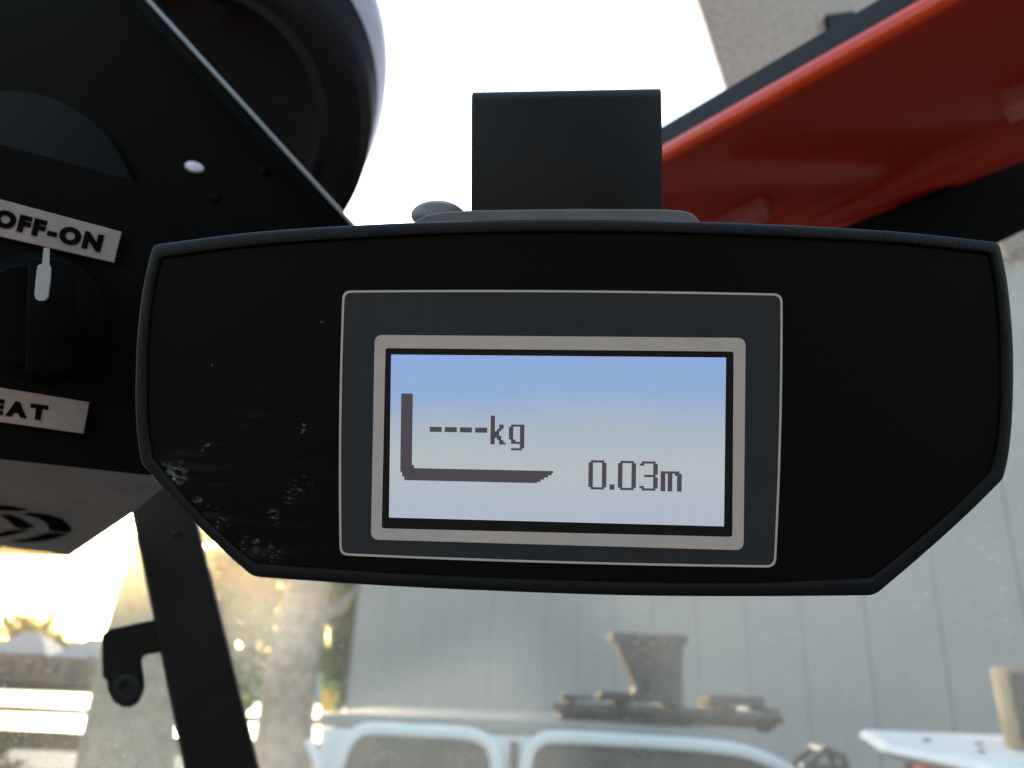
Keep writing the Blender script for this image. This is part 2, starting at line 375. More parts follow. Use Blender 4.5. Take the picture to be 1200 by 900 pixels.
b = on_ground(345, 92)
sh = thing('shed', 'pale blue-grey shed behind the tree trunks beyond the road', 'shed', b)
V, F = box(-9, 8, 0, 7, 0, 3.6); mk('wall', [b + p for p in V], F, M['bluewall'], sh)
V, F = prism([b + Vector(p) for p in ((-9.3, -.4, 3.602), (8.3, -.4, 3.602), (8.3, 7.4, 4.4), (-9.3, 7.4, 4.4))], (0, 0, .1)); mk('roof', V, F, M['roofgrey'], sh)
b = on_ground(393, 58)
sk = thing('waste_container', 'yellow-orange steel container beside the grey wall corner', 'container', b)
V, F = loft([[b + Vector(p) * 1.6 for p in ((-.42, 0, .1), (.42, 0, .1), (.42, .8, .1), (-.42, .8, .1))], [b + Vector(p) * 1.6 for p in ((-.52, -.08, 1.15), (.52, -.08, 1.15), (.52, .88, 1.15), (-.52, .88, 1.15))]])
mk('bin_body', V, F, M['yellow'], sk, bevel=.03)
V, F = box(-.56, .56, -.12, .92, 1.152, 1.22); mk('lid', [b + p * 1.6 for p in V], F, M['bluewall'], sk, bevel=.02)
for x in (-.34, .34):
    V, F = box(x - .05, x + .05, .1, .25, 0, .098); mk('foot', [b + p * 1.6 for p in V], F, M['tyre'], sk)

# ------------------------------------------------------------------ white crew-cab truck
ty = 5.5; YAW = R(-2.0)
tb = on_ground(395, 5.2); 
TR = Matrix.Rotation(YAW, 3, 'Z')
tk = thing('white_truck', 'white crew-cab truck with thick white window frames and cream roof', 'truck', tb, TR)
def tl(vf): return vf
def side(poly, y0, y1): return prism([Vector((x, y0, z)) for x, z in poly], (0, y1 - y0, 0))
FT = 2.15                                                         # top of the window frames
# lower body with bonnet, cream roof, pillars, doors
V, F = side([(-2.4, .55), (4.15, .55), (4.2, .95), (4.0, 1.28), (3.15, 1.42), (-.0, 1.42), (-.02, 1.05), (-2.4, 1.05)], .0, 1.75)
mk('body', V, F, M['vanwhite'], tk, local=True, bevel=.05, smooth=True)
V, F = side([(-.10, FT + .035), (.1, FT + .05), (1.3, FT + .06), (2.3, FT + .05), (2.62, FT + .0), (2.64, FT - .04), (-.08, FT - .04)], .03, 1.72)
mk('roof', V, F, M['cream'], tk, local=True, bevel=.03, smooth=True)
def door(x0, poly, name='door'):
    """window frame as a swept white bar with a pane behind it"""
    pts = [Vector((x, -.015, z)) for x, z in poly]
    loops = []
    n = len(pts)
    for i, p in enumerate(pts):
        a = pts[max(i - 1, 0)]; c = pts[min(i + 1, n - 1)]; t = (c - a).normalized(); s = Vector((-t.z, 0, t.x))
        w = .039; th = .035
        loops.append([p + s * w - Vector((0, th, 0)), p + s * w + Vector((0, th, 0)), p - s * w + Vector((0, th, 0)), p - s * w - Vector((0, th, 0))])
    V, F = loft(loops); fr = mk('window_frame', V, F, M['vanwhite'], tk, local=True, bevel=.016, smooth=True)
    V, F = prism([p + Vector((0, .012, 0)) for p in pts], (0, .006, 0)); pn = mk('pane', V, F, M['autoglass'], tk, local=True); pn.parent = fr
    V, F = box(x0 + .25, x0 + .42, -.03, -.002, 1.22, 1.26); h = mk('door_handle', V, F, M['rackgrey'], tk, local=True, bevel=.008)
door(.2, smooth_chain([(-.02, 1.40), (.03, 1.62), (.10, 1.96), (.17, 2.08), (.27, 2.115), (.55, 2.115), (.8, 2.115), (.94, 2.10), (1.04, 2.03), (1.10, 1.80), (1.12, 1.6), (1.12, 1.40)], 44) + [Vector((1.12, 1.40))])
door(1.4, smooth_chain([(1.22, 1.40), (1.23, 1.7), (1.26, 2.0), (1.33, 2.09), (1.45, 2.115), (1.9, 2.115), (2.35, 2.105), (2.62, 2.08), (2.84, 2.0), (3.0, 1.88), (3.15, 1.65), (3.24, 1.40)], 44) + [Vector((3.24, 1.40))])
V, F = side([(-.05, 1.425), (3.2, 1.425), (2.62, 2.08), (2.5, FT - .042), (-.06, FT - .042)], .03, .045); mk('cab_side', V, F, M['vanwhite'], tk, local=True)
V, F = box(1.152, 1.198, .0, .028, 1.425, 2.08); mk('door_pillar', V, F, M['pillar'], tk, local=True)
V, F = box(1.135, 1.18, -.03, .008, 1.80, 1.93); mk('side_marker', V, F, M['orange'], tk, local=True, bevel=.01)
V, F = side([(2.70, 2.08), (3.32, 1.44), (3.22, 1.44), (2.63, 2.08)], .05, 1.70); mk('windscreen', V, F, M['autoglass'], tk, local=True)
V, F = box(.0, .05, .05, 1.70, 1.422, FT - .045); mk('rear_wall', V, F, M['vanwhite'], tk, local=True)
V, F = join(box(-.62, -.56, .1, .16, 1.055, 2.02), box(-.62, -.56, 1.6, 1.66, 1.055, 2.02), box(-.62, -.1, .1, .16, 2.022, 2.08), box(-.62, -.56, .162, 1.598, 2.022, 2.08)); 
V, F = tube([(-.14, .04, 2.03), (-.02, .02, 1.85), (.02, .02, 1.70), (.03, .02, 1.44)], .03, 10); mk('corner_post', V, F, M['vanwhite'], tk, local=True, smooth=True)
for x in (-1.5, 3.35):
    for y in (-.02, 1.55):
        c0 = Vector((x, y, .38)); ax, az = Vector((1, 0, 0)), Vector((0, 0, 1)); yy = Vector((0, 1, 0))
        V, F = loft([circle(c0 + yy * o, ax, az, r, 28) for o, r in ((.0, .22), (.0, .34), (.03, .38), (.19, .38), (.22, .34), (.22, .22))])
        w_ = mk('wheel', V, F, M['tyre'], tk, local=True, smooth=True)
        V, F = loft([circle(c0 + yy * o, ax, az, r, 24) for o, r in ((-.01, .08), (-.012, .21), (.04, .215))]); r_ = mk('rim', V, F, M['steel'], tk, local=True, smooth=True); r_.parent = w_
for y in (.12, 1.35):
    V, F = box(4.185, 4.24, y, y + .28, .98, 1.14); mk('headlight', V, F, M['machinewhite'], tk, local=True, bevel=.02)

# rack lying on the truck's roof
rk = thing('roof_rack', 'dark weathered roof rack with bars and boxes on the cream truck roof', 'rack', tb + TR @ Vector((2.2, .8, FT + .055)), TR)
def rloc(vf): return vf
for y in (-.5, .35):
    V, F = tube([(-.75, y, .07), (-.3, y, .075), (.3, y, .07), (.75, y, .06)], .028, 8); mk('rail', V, F, M['rackgrey'], rk, local=True, smooth=True)
V, F = box(-.72, .72, -.47, .32, .0, .052); mk('tray', V, F, M['rackgrey'], rk, local=True, bevel=.01)
for i, x in enumerate((-.66, -.3, .05, .4, .68)):
    V, F = box(x - .03, x + .03, -.6, .45, .10, .13); mk('crossbar', V, F, M['rackgrey'], rk, local=True, bevel=.006)
for i, x in enumerate((-.6, .1, .62)):
    for y in (-.5, .35):
        V, F = box(x - .035, x + .035, y - .04, y + .04, -.015 if x < .5 else -.02, .05); mk('foot', V, F, M['gasket'], rk, local=True, bevel=.006)
for x0, x1, z1 in ((-.45, -.08, .19), (.30, .66, .20), (-.72, -.5, .16)):
    V, F = box(x0, x1, -.45, .05, .131, z1); mk('tool_box', V, F, M['rackgrey'], rk, local=True, bevel=.012)
# hopper on the rack
hp0 = tb + TR @ Vector((2.10, .62, FT + .187))
hp = thing('feed_hopper', 'dark grey weathered hopper, wide at the top, standing on the truck roof rack', 'hopper', hp0, TR)
def rect(x0, x1, y0, y1, z): return [Vector(p) for p in ((x0, y0, z), (x1, y0, z), (x1, y1, z), (x0, y1, z))]
V, F = loft([rect(-.12, .23, -.12, .14, .0), rect(-.10, .23, -.12, .15, .10), rect(-.14, .23, -.13, .16, .2), rect(-.23, .24, -.15, .2, .40), rect(-.235, .245, -.15, .2, .44)], True, False)
V2, F2 = loft([rect(-.235, .245, -.15, .2, .44), rect(-.205, .215, -.12, .17, .44), rect(-.05, .18, -.06, .1, .16)], False, True)
V, F = join((V, F), (V2, F2)); mk('hopper_body', V, F, M['hopper'], hp, local=True)
V, F = join(box(-.25, .26, -.18, -.152, .40, .455), box(-.25, .26, .202, .23, .40, .455), box(-.262, -.237, -.15, .2, .40, .455), box(.247, .272, -.15, .2, .40, .455)); mk('rim', V, F, M['rackgrey'], hp, local=True)
V, F = prism([Vector(p) for p in ((-.14, -.158, .24), (.02, -.150, .24), (.04, -.165, .37), (-.19, -.168, .37))], (0, -.01, 0)); mk('front_plate', V, F, M['rackgrey'], hp, local=True)
V, F = box(-.05, .0, -.125, -.101, .0, .16); mk('rib', V, F, M['gasket'], hp, local=True)
# folded ladder frame at the truck's front right
lf0 = tb + TR @ Vector((3.28, .5, 1.43))
lf = thing('folded_ladder', 'dark grey folded ladder frame standing at the right end of the truck roof', 'ladder', lf0, TR)
for y in (0, .25):
    V, F = tube([(-.30, y, .0), (-.12, y, .55), (.0, y, .66), (.12, y, .62), (.26, y, .02)], .03, 8); mk('rail', V, F, M['rackgrey'], lf, local=True, smooth=True)
for x, z in ((-.25, .15), (-.18, .36), (.0, .655), (.16, .46), (.21, .25)):
    V, F = tube([(x, .0, z), (x, .25, z)], .024, 8); mk('rung', V, F, M['rackgrey'], lf, local=True, smooth=True)
V, F = box(-.13, .14, .08, .17, .02, .56); mk('centre_board', V, F, M['hopper'], lf, local=True, bevel=.01)

# ------------------------------------------------------------------ red vehicle with a white roof, tan drum on it
vb = on_ground(1130, 3.9); VR = Matrix.Rotation(R(6), 3, 'Z')
rv = thing('red_utility_vehicle', 'red utility vehicle with a flat white roof in the bottom right corner', 'vehicle', vb, VR)
RZ = 2.215
def rz(y): return .085 * y
V, F = loft([[Vector((x, y, z + rz(y))) for x, y in pts] for pts, z in (
    (((-.34, .1), (-.20, -.40), (1.3, -.48), (1.32, .56), (-.20, .56)), RZ - .075),
    (((-.44, .08), (-.26, -.46), (1.34, -.54), (1.36, .62), (-.26, .60)), RZ - .035),
    (((-.40, .08), (-.24, -.44), (1.32, -.52), (1.34, .60), (-.24, .58)), RZ - .004), (((-.36, .08), (-.22, -.41), (1.3, -.49), (1.32, .57), (-.22, .55)), RZ))])
mk('roof', V, F, M['machinewhite'], rv, local=True, bevel=.004)
for x, y, z in ((-.05, -.1, RZ - .0085), (.12, .15, RZ + .0128), (-.12, .2, RZ + .017)):
    V, F = loft([circle(Vector((x, y, z - .002)), Vector((1, 0, 0)), Vector((0, 1, 0)), .02, 12), circle(Vector((x, y, z + .012)), Vector((1, 0, 0)), Vector((0, 1, 0)), .016, 12)]); mk('rivet', V, F, M['rackgrey'], rv, local=True)
for x, y in ((-.15, -.28), (-.15, .34), (1.2, -.3), (1.2, .34)):
    V, F = box(x, x + .07, y - .035, y + .035, .9, RZ - .076 + rz(y)); mk('roof_post', V, F, M['pillar'], rv, local=True)
V, F = side([(-.9, .4), (1.6, .4), (1.6, .88), (.9, .9), (-.2, .9), (-.8, .78)], -.4, .45); mk('body', V, F, M['machinered'], rv, local=True, bevel=.04, smooth=True)
V, F = loft([circle(Vector((-.22, .02, RZ - .070 - o)), Vector((1, 0, 0)), Vector((0, 1, 0)), r, 20) for o, r in ((0, .07), (.02, .085), (.09, .085), (.12, .04))]); mk('orange_lamp', V, F, M['orange'], rv, local=True, smooth=True)
V, F = box(.0, 1.15, -.42, -.39, RZ - .18, RZ - .115); mk('red_valance', V, F, M['machinered'], rv, local=True)
V, F = box(.1, .7, -.1, .3, .9, 1.3); mk('seat', V, F, M['tyre'], rv, local=True, bevel=.05)
V, F = box(.55, .7, -.1, .3, 1.301, 1.75); mk('seat_back', V, F, M['tyre'], rv, local=True, bevel=.05)
for x in (-.5, 1.2):
    for y in (-.52, .40):
        c0 = Vector((x, y, .3)); yy = Vector((0, 1, 0))
        V, F = loft([circle(c0 + yy * o, Vector((1, 0, 0)), Vector((0, 0, 1)), r, 24) for o, r in ((0, .12), (0, .26), (.03, .3), (.14, .3), (.17, .26), (.17, .12))]); mk('wheel', V, F, M['tyre'], rv, local=True, smooth=True)
db = vb + VR @ Vector((.36, .02, RZ + .016))
dr = thing('tan_drum', 'tan drum with a dark speckled sleeve standing on the white roof', 'drum', db, VR)
V, F = loft([circle(Vector((0, 0, z)), Vector((1, 0, 0)), Vector((0, 1, 0)), r, 40) for z, r in ((-.01, .150), (.0, .158), (.34, .172), (.36, .168), (.36, .15), (.33, .14))]); mk('drum_shell', V, F, M['tan'], dr, local=True, smooth=True)
arc = [math.radians(a) for a in range(-160, -54, 6)]
V, F = loft([[Vector((math.cos(a) * (r + .004), math.sin(a) * (r + .004), z)) for a in arc] + [Vector((math.cos(a) * (r - .004), math.sin(a) * (r - .004), z)) for a in reversed(arc)] for z, r in ((.005, .158), (.335, .172))]); mk('dark_sleeve', V, F, M['tandark'], dr, local=True, smooth=True)

# ================================================================== THE CAB
# unseen wall added behind the viewer, keeps low rear sky off the dark faces
V, F = box(-.85, .85, -1.0, -.96, .9, 3.25)
mk('cab_rear_wall', V, F, mat('dark_cab_lining', (.055, .046, .04), .8, spec=.2, noise=.2, nscale=8))['kind'] = 'structure'
# ------------------------------------------------------------------ dusty windscreen
def pane(label, pts, parentname='windscreen'):
    t = thing(parentname, label, 'windscreen', pts[0])
    n = (pts[1] - pts[0]).cross(pts[2] - pts[0]).normalized()
    if n.dot(CF) < 0: n = -n
    o = mk('glass_sheet', *prism(pts, n * .004), M['clear'], t)
    me = o.data; me.materials.append(M['dusty'])
    for p in me.polygons:
        if abs(p.normal.dot(n)) > .9 and (WM[t.name] @ p.center - pts[0]).dot(n) > .002: p.material_index = 1
    return t, n
wt = [P(100, 300, .74), P(1320, 262, .70), P(1320, 980, .86), P(100, 980, .90)]
wn_ = (wt[1] - wt[0]).cross(wt[3] - wt[0]); wt[2] = hit(1320, 980, wt[0], wn_)
ws, _ = pane('dusty front windscreen behind and below the weight display', wt)
dg = [P(-160, 560, .66), P(205, 560, .70), P(262, 980, .72), P(-160, 980, .70)]
dn = (dg[1] - dg[0]).cross(dg[3] - dg[0]); dg[2] = hit(262, 980, dg[0], dn)
pane('dusty side window left of the black pillar', dg, 'side_window')

# ------------------------------------------------------------------ black pillar with its hinge
pl = thing('cab_pillar', 'black slanting cab pillar with a hinge bracket below the grey console', 'pillar', P(265, 960, .56))
quad = [P(118, 430, .60), P(186, 430, .60), P(324, 980, .58), P(231, 980, .58)]
V, F = prism(quad, ray(262, 720) * .05); mk('post', V, F, M['pillar'], pl, bevel=.006, smooth=True)
hpoly = [(206, 719), (176, 727), (128, 737), (119, 744), (120, 793), (125, 797), (126, 808), (133, 822), (142, 828), (153, 829), (163, 823), (168, 812), (169, 795), (166, 775), (169, 768), (214, 760)]
V, F = prism([P(x, y, .593) for x, y in hpoly], ray(150, 770) * .016); mk('hinge_bracket', V, F, M['pillar'], pl, bevel=.0007)
c0 = P(150, 806, .591)
V, F = loft([circle(c0 - CF * o, CX, CY, r, 24) for o, r in ((-.004, .0105), (.002, .0105), (.003, .0085), (.003, .006), (.001, .005))]); mk('pivot_bolt', V, F, M['rubber'], pl, smooth=True)
c0 = P(205, 626, .588)
V, F = loft([circle(c0 - CF * o, CX, CY, r, 16) for o, r in ((-.012, .0022), (.0008, .0022), (.0012, .0015))]); mk('screw', V, F, M['pillar'], pl, smooth=True)

# ------------------------------------------------------------------ round roof lamp / dome behind the visor
dm = thing('round_dome', 'large round black dome with a smoky rim at the top left', 'dome', P(225, 110, .80))
def ring(cx, cy, r, d, n=96): return circle(P(cx, cy, d), CX, CY, r * d / FPX, n)
V, F = loft([ring(200, 62, 200, .90), ring(207, 72, 240, .86), ring(210, 75, 244, .84), ring(216, 92, 236, .81), ring(224, 112, 219, .78)], True, False)
mk('dome_rim', V, F, M['domerim'], dm, smooth=True)
V, F = loft([ring(224, 112, 219, .779), ring(232, 132, 206, .76), ring(235, 142, 200, .745), ring(233, 144, 190, .735), ring(222, 146, 176, .733),
             ring(216, 148, 170, .736), ring(210, 150, 164, .730), ring(205, 150, 156, .737), ring(200, 150, 120, .742), ring(200, 150, 40, .745)], False, True)
mk('dome_cover', V, F, M['dome'], dm, smooth=True)
# ------------------------------------------------------------------ dark visor sheet, edge bar and its lit side painted as a pale strip
vz = thing('sun_visor', 'dark sheet visor with a thin bright metal edge above the switch console', 'visor', P(100, 100, .50))
V, F = prism([P(x, y, .50) for x, y in ((150, -40), (392, 262), (420, 300), (300, 320), (-120, 240), (-120, -40))], CF * .004)
mk('visor_sheet', V, F, M['cover'], vz)
def strip(name, a0, a1, b1, b0, d, th, m, par, bev=.0008):
    V, F = prism([P(*a0, d), P(*a1, d), P(*b1, d), P(*b0, d)], CF * th); return mk(name, V, F, m, par, bevel=bev, smooth=True)
strip('edge_bar', (118, -40), (136, -40), (424, 276), (398, 276), .488, .010, M['black'], vz)
strip('edge_trim', (132.5, -42), (138, -42), (424, 272), (419.5, 273.5), .4865, .012, M['alu'], vz)
# charcoal disc and pale plug on the visor
c0 = P(10, 262, .494); 
pts = [P(10 + 152 * math.cos(t) , 262 + 156 * math.sin(t) , .494) for t in [2 * math.pi * i / 96 for i in range(96)]]
V, F = prism(pts, CF * .005); mk('charcoal_disc', V, F, M['disc'], vz, bevel=.001, smooth=True)
c0 = P(228, 196, .499); V, F = loft([[c0 - CF * o + (CX * math.cos(t) * 1.0 - CY * .18 * math.cos(t) + CY * .58 * math.sin(t)) * r for t in [2 * math.pi * i / 32 for i in range(32)]] for o, r in ((0, .0058), (.0012, .0056), (.002, .004))])
mk('pale_plug', V, F, mat('pale_plug_plastic', (.85, .74, .80), .35), vz, smooth=True)
for x, y in ((310, 200), (252, 232)):
    c0 = P(x, y, .4995); V, F = loft([circle(c0 - CF * o, CX, CY, r, 16) for o, r in ((0, .003), (.001, .003), (.0015, .002))]); mk('screw', V, F, M['black'], vz, smooth=True)

# ------------------------------------------------------------------ switch console
D0 = .30
cs = thing('switch_console', 'black switch console with labelled knob and grey underside at the left edge', 'console', P(60, 400, D0))
top = [(-120, 138), (0, 169), (161, 213), (245, 238), (330, 268)]
bot = [(330, 572), (186, 558), (0, 538), (-120, 525)]
V, F = prism([P(x, y, D0) for x, y in top + bot], CF * .05 + Vector((0, .02, .01))); mk('console_body', V, F, M['black'], cs)
e0, e1 = P(0, 538, D0 + .0005), P(186, 558, D0 + .0005)
un = (e1 - e0).cross(Vector((0, 1, .02))).normalized()
if un.z > 0: un = -un                                              # underside looks down
ug = [(-120, 525.5), (0, 538.5), (186, 558.5), (215, 562), (188, 575), (152, 604), (81, 653), (0, 651), (-120, 647)]
V, F = prism([hit(x, y, e0, un) for x, y in ug], -un * .006); us = mk('underside_panel', V, F, M['sheet'], cs, bevel=.0008)
def eprint(poly, mx=False):
    pts = [hit((-46 - x) if mx else x, y, e0 + un * .0006, un) for x, y in poly]
    V, F = prism(pts, -un * .0004); o = mk('emblem_segment', V, F, M['emblem'], cs); o.parent = us
EM = [[(27, 603), (36, 602), (55, 604), (72, 609), (83, 619), (83, 624), (66, 623.5), (58, 622), (56, 615), (48, 609), (40, 606)],
      [(14, 634), (26, 636), (50, 634.5), (66, 631), (79, 626), (56, 625), (46, 628), (32, 632)],
      [(-22, 593), (0, 593), (14, 594.5), (32, 598), (20, 599), (0, 598.5), (-22, 598)],
      [(0, 604), (12, 604), (25, 609), (40, 618), (28, 620), (20, 619), (14, 614), (8, 609)],
      [(-22, 631), (0, 629.5), (15, 627), (33, 622), (12, 622), (0, 625.5), (-22, 627)]]
for i, e in enumerate(EM):
    eprint(e)
    if i != 2 and i != 4: eprint(e, True)
# knob
kc = P(50, 372, D0); kx = CX; ky = CY; pxm = D0 / FPX
V, F = loft([circle(kc - CF * o + CX * dx, CX, CY, r * pxm, 64) for o, r, dx in ((0, 76, 0), (.002, 76, 0), (.003, 73, 0), (.004, 64, 0), (.010, 58, 0), (.011, 55, 0))])
kn = mk('rotary_knob', V, F, M['knob'], cs, smooth=True)
V, F = prism([P(x, y, D0 - .0215) for x, y in ((30, 300), (70, 303), (78, 440), (26, 438))], CF * .011); g_ = mk('grip', V, F, M['knob'], cs, bevel=.002, smooth=True); g_.parent = kn
pp = [(51, 290), (57, 291), (56.5, 309), (59, 314), (58, 330), (55.5, 349), (52, 352.5), (45, 352.5), (41, 350), (40, 345), (42.5, 318), (44, 311), (49, 309)]
V, F = prism([P(x, y, D0 - .0222) for x, y in pp], CF * .0009); p_ = mk('pointer', V, F, M['white'], cs, bevel=.0002); p_.parent = kn
# label plates with writing
def text_mesh(txt, bold):
    cu = bpy.data.curves.new('text', 'FONT'); cu.body = txt; cu.size = 1; cu.offset = bold; cu.extrude = 0.0
    o = bpy.data.objects.new('text', cu); COL.objects.link(o); bpy.context.view_layer.update()
    dg_ = bpy.context.evaluated_depsgraph_get(); me = bpy.data.meshes.new_from_object(o.evaluated_get(dg_))
    bpy.data.objects.remove(o); bpy.data.curves.remove(cu)
    return [v.co.copy() for v in me.vertices], [tuple(p.vertices) for p in me.polygons]
def plate(corners, txt, t0, t1, capL, d, spacing=0.10):
    """corners TL TR BR BL; baseline from t0 to t1 (px), capL = cap height px; one mesh for each letter"""
    V, F = prism([P(x, y, d) for x, y in corners], CF * .0006)
    pt = mk('label_plate', V, F, M['label'], cs, bevel=.0012, seg=3)
    glyphs = []; x = 0
    for ch in txt:
        v, f = text_mesh(ch, .07); x0 = min(q.x for q in v); x1 = max(q.x for q in v)
        glyphs.append((v, f, x - x0)); x += (x1 - x0) + spacing
    W = x - spacing; capH = max(q.y for v, f, o in glyphs for q in v) if txt else 1; ymin = min(q.y for v, f, o in glyphs for q in v)
    b0, b1 = Vector(t0), Vector(t1); dv = (b1 - b0).normalized(); nv = Vector((dv.y, -dv.x))
    for v, f, o in glyphs:
        pts = []
        for q in v:
            p2 = b0 + (b1 - b0) * ((q.x + o) / W) + nv * ((q.y - ymin) / (capH - ymin) * capL)
            pts.append(P(p2.x, p2.y, d - .0003))
        g = mk('letter', pts + [p + CF * .0002 for p in pts], f + [tuple(i + len(pts) for i in reversed(q)) for q in f], M['letter'], cs); g.parent = pt
plate([(-58, 218), (142, 271.5), (133, 308), (-58, 264)], 'OFF-ON', (-9, 264), (117, 296), 21, D0 - .003)
plate([(-62, 444), (104.5, 471.5), (97.5, 508.5), (-62, 486)], 'HEAT', (-36, 481.5), (54, 493.5), 18.5, D0 - .003)

# ------------------------------------------------------------------ red roof rail on the right
vpx, vpy = -314, 787
rdir = ray(vpx, vpy).normalized()
p0 = P(1070, 0, .52)
hn = rdir.cross(Vector((0, 0, 1))).normalized()                    # outwards, to the right
zn = hn.cross(rdir).normalized()
if zn.z < 0: zn = -zn
def line_n(a, b):                                                  # plane through the eye and an image line
    return ray(*a).cross(ray(*b))
def solve_z(h, L): n = line_n(*L); q = p0 + hn * h - EYE; return -q.dot(n) / zn.dot(n)
def solve_h(z, L): n = line_n(*L); q = p0 + zn * z - EYE; return -q.dot(n) / hn.dot(n)
L_gt = ((780, 151), (966, 35)); L_rt = ((780, 165), (1070, 0)); L_fb = ((780, 187), (1120, 0))
L_cr = ((905, 257), (1200, 143)); L_rb = ((960, 262), (1200, 165)); L_bt = ((1008, 264), (1200, 188))
z_fb = solve_z(.0, L_fb); z_gt = solve_z(0.004, L_gt)
h_cr = solve_h(z_fb + .012, L_cr); z_cr = z_fb + .012
h_rb = h_cr + .006; z_rb = solve_z(h_rb, L_rb); h_bt = h_cr + .02; z_bt = solve_z(h_bt, L_bt)
rr_ = thing('roof_rail', 'glossy red roof rail with a black seal slanting across the top right', 'roof rail', p0)
S0, S1 = -.65, .95
def rail(name, prof, m, s0=S0, s1=S1, smooth=True):
    A = [p0 + hn * h + zn * z - rdir * -s0 for h, z in prof]; B = [p0 + hn * h + zn * z + rdir * s1 for h, z in prof]
    V, F = loft([A, B]); return mk(name, V, F, m, rr_, smooth=smooth, bevel=0)
def arcpts(a, b, c, n=5):                                          # rounded corner b between a and c (quadratic)
    a, b, c = Vector(a), Vector(b), Vector(c); return [tuple(a * (1 - t) ** 2 + b * 2 * t * (1 - t) + c * t * t) for t in [i / n for i in range(n + 1)]]
rb_ = abs(z_fb) / 2
lip = [(rb_ * .9 - rb_ * math.cos(a), z_fb / 2 + rb_ * math.sin(a)) for a in [R(88 - 160 * i / 14) for i in range(15)]]
web_end = (h_cr - .012, z_cr)
rib = arcpts(web_end, (h_cr, z_cr), (h_rb, z_rb), 6) + arcpts((h_rb + .001, z_rb - .002), (h_rb + .004, z_bt), (h_bt, z_bt), 6)
prof = lip + rib + [(h_bt + .003, z_bt + .004), (h_bt + .003, z_cr + .06), (.02, .03), (.012, .012)]
rail('rail_body', prof, M['red'])
h_s = rb_ * .9 + .002
zs = solve_z(h_s, L_gt)
rail('rubber_seal', [(h_s + .001, .0006 + z_fb * .1), (h_s, .003), (h_s + .001, zs - .003), (h_s + .004, zs), (.05, zs + .004), (.05, .034), (.0125, .0125)], M['rubber'])
def lug(px, py, L_, w, hgt):
    c = hit(px, py, p0 + zn * (z_fb + .006), zn)
    Vs = []
    a = [c - rdir * L_ / 2 + hn * q + zn * r for q, r in ((-w, 0.006), (w, .006), (w * .8, -hgt * .7), (0, -hgt), (-w * .8, -hgt * .7))]
    b = [q + rdir * L_ for q in a]
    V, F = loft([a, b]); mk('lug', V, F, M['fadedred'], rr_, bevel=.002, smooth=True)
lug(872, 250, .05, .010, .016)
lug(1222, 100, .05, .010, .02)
# black header trim under the rail, and the grey post beyond it
ht = thing('header_trim', 'flat black trim panel under the red rail, right of the display', 'trim', P(1100, 260, .66))
V, F = prism([P(x, y, .66) for x, y in ((860, 318), (1008, 259), (1200, 181), (1300, 141), (1300, 222), (1168, 286), (1000, 330), (860, 350))], CF * .03); mk('trim_panel', V, F, M['black'], ht, bevel=.002)
gp = thing('mast_post', 'grainy grey post standing behind the red rail at the top', 'post', P(950, 150, 1.3))
V, F = prism([P(x, y, 1.25) for x, y in ((785, -110), (812, -10), (851, 110), (880, 200), (1180, 200), (1180, -110))], ray(850, 60) * .35); mk('post_body', V, F, M['post'], gp, bevel=.012, smooth=True)
V, F = prism([P(x, y, 1.235) for x, y in ((968, 16), (1000, 12), (1014, 20), (1010, 30), (1030, 40), (985, 60), (972, 34))], CF * .014); cl = mk('clip', V, F, M['gasket'], gp, bevel=.003)

# ================================================================== THE WEIGHT DISPLAY
US = .25 / 937.7
ax = (CX * .99787 + CY * -.0132 + CF * -.06395).normalized()
ay0 = CX * .0164 + CY * .99973 + CF * -.0162
az = ax.cross(ay0).normalized(); ay = az.cross(ax).normalized()
if az.dot(CF) > 0: az = -az; 
d0 = EYE + (CX * 52.478 + CY * -50.34 + CF * 937.706) * US
DM = Matrix((ax, ay, az)).transposed()
wd = thing('weight_display', 'black load weight display with a lit screen hanging from a bracket', 'display', d0, DM)
def dv(px, py, z=0.0):                                              # point on the display's face, in its own metres
    q = INV[wd.name] @ hit(px, py, d0, az); return Vector((q.x, q.y, z))
def dv2(px, py): q = dv(px, py); return Vector((q.x, q.y))
OUT = [[(178, 286), (300, 271), (450, 261.5), (600, 257), (750, 257.5), (900, 262), (1050, 270.5), (1172, 283)],
       [(1172, 283), (1181, 325), (1187, 380), (1189, 430), (1187.5, 490), (1183, 535), (1177, 562)],
       [(1177, 562), (1130, 608), (1080, 653), (1026, 699)],
       [(1026, 699), (880, 700), (740, 699), (600, 694.5), (450, 687.5), (296, 677)],
       [(296, 677), (262, 647), (215, 600), (164, 543)],
       [(164, 543), (158.5, 500), (157.5, 450), (160, 390), (167, 335), (178, 286)]]
INN = [[(189, 303), (300, 289), (450, 278.5), (600, 273), (750, 273), (900, 278), (1050, 286), (1160, 298)],
       [(1160, 298), (1167, 335), (1172, 385), (1173.5, 430), (1172, 490), (1167, 530), (1161, 552)],
       [(1161, 552), (1118, 595), (1070, 637), (1021, 677)],
       [(1021, 677), (880, 682.5), (740, 681.5), (600, 677.5), (450, 670.5), (299, 660)],
       [(299, 660), (266, 632), (222, 588), (178.5, 535)],
       [(178.5, 535), (173.5, 500), (172, 450), (174, 390), (180, 340), (189, 303)]]
def outline(segs, it):
    pts = []
    for s, n in zip(segs, (150, 60, 44, 130, 44, 60)): pts += smooth_chain([dv2(*p) for p in s], n)
    for _ in range(it): pts = [(pts[i - 1] + pts[i] * 2 + pts[(i + 1) % len(pts)]) / 4 for i in range(len(pts))]
    return pts
oo, ii = outline(OUT, 2), outline(INN, 1)
def lay(t, z): return [Vector((a.x * (1 - t) + b.x * t, a.y * (1 - t) + b.y * t, z)) for a, b in zip(oo, ii)]
def scl(k, z): return [Vector((a.x * k, a.y * k, z)) for a in oo]
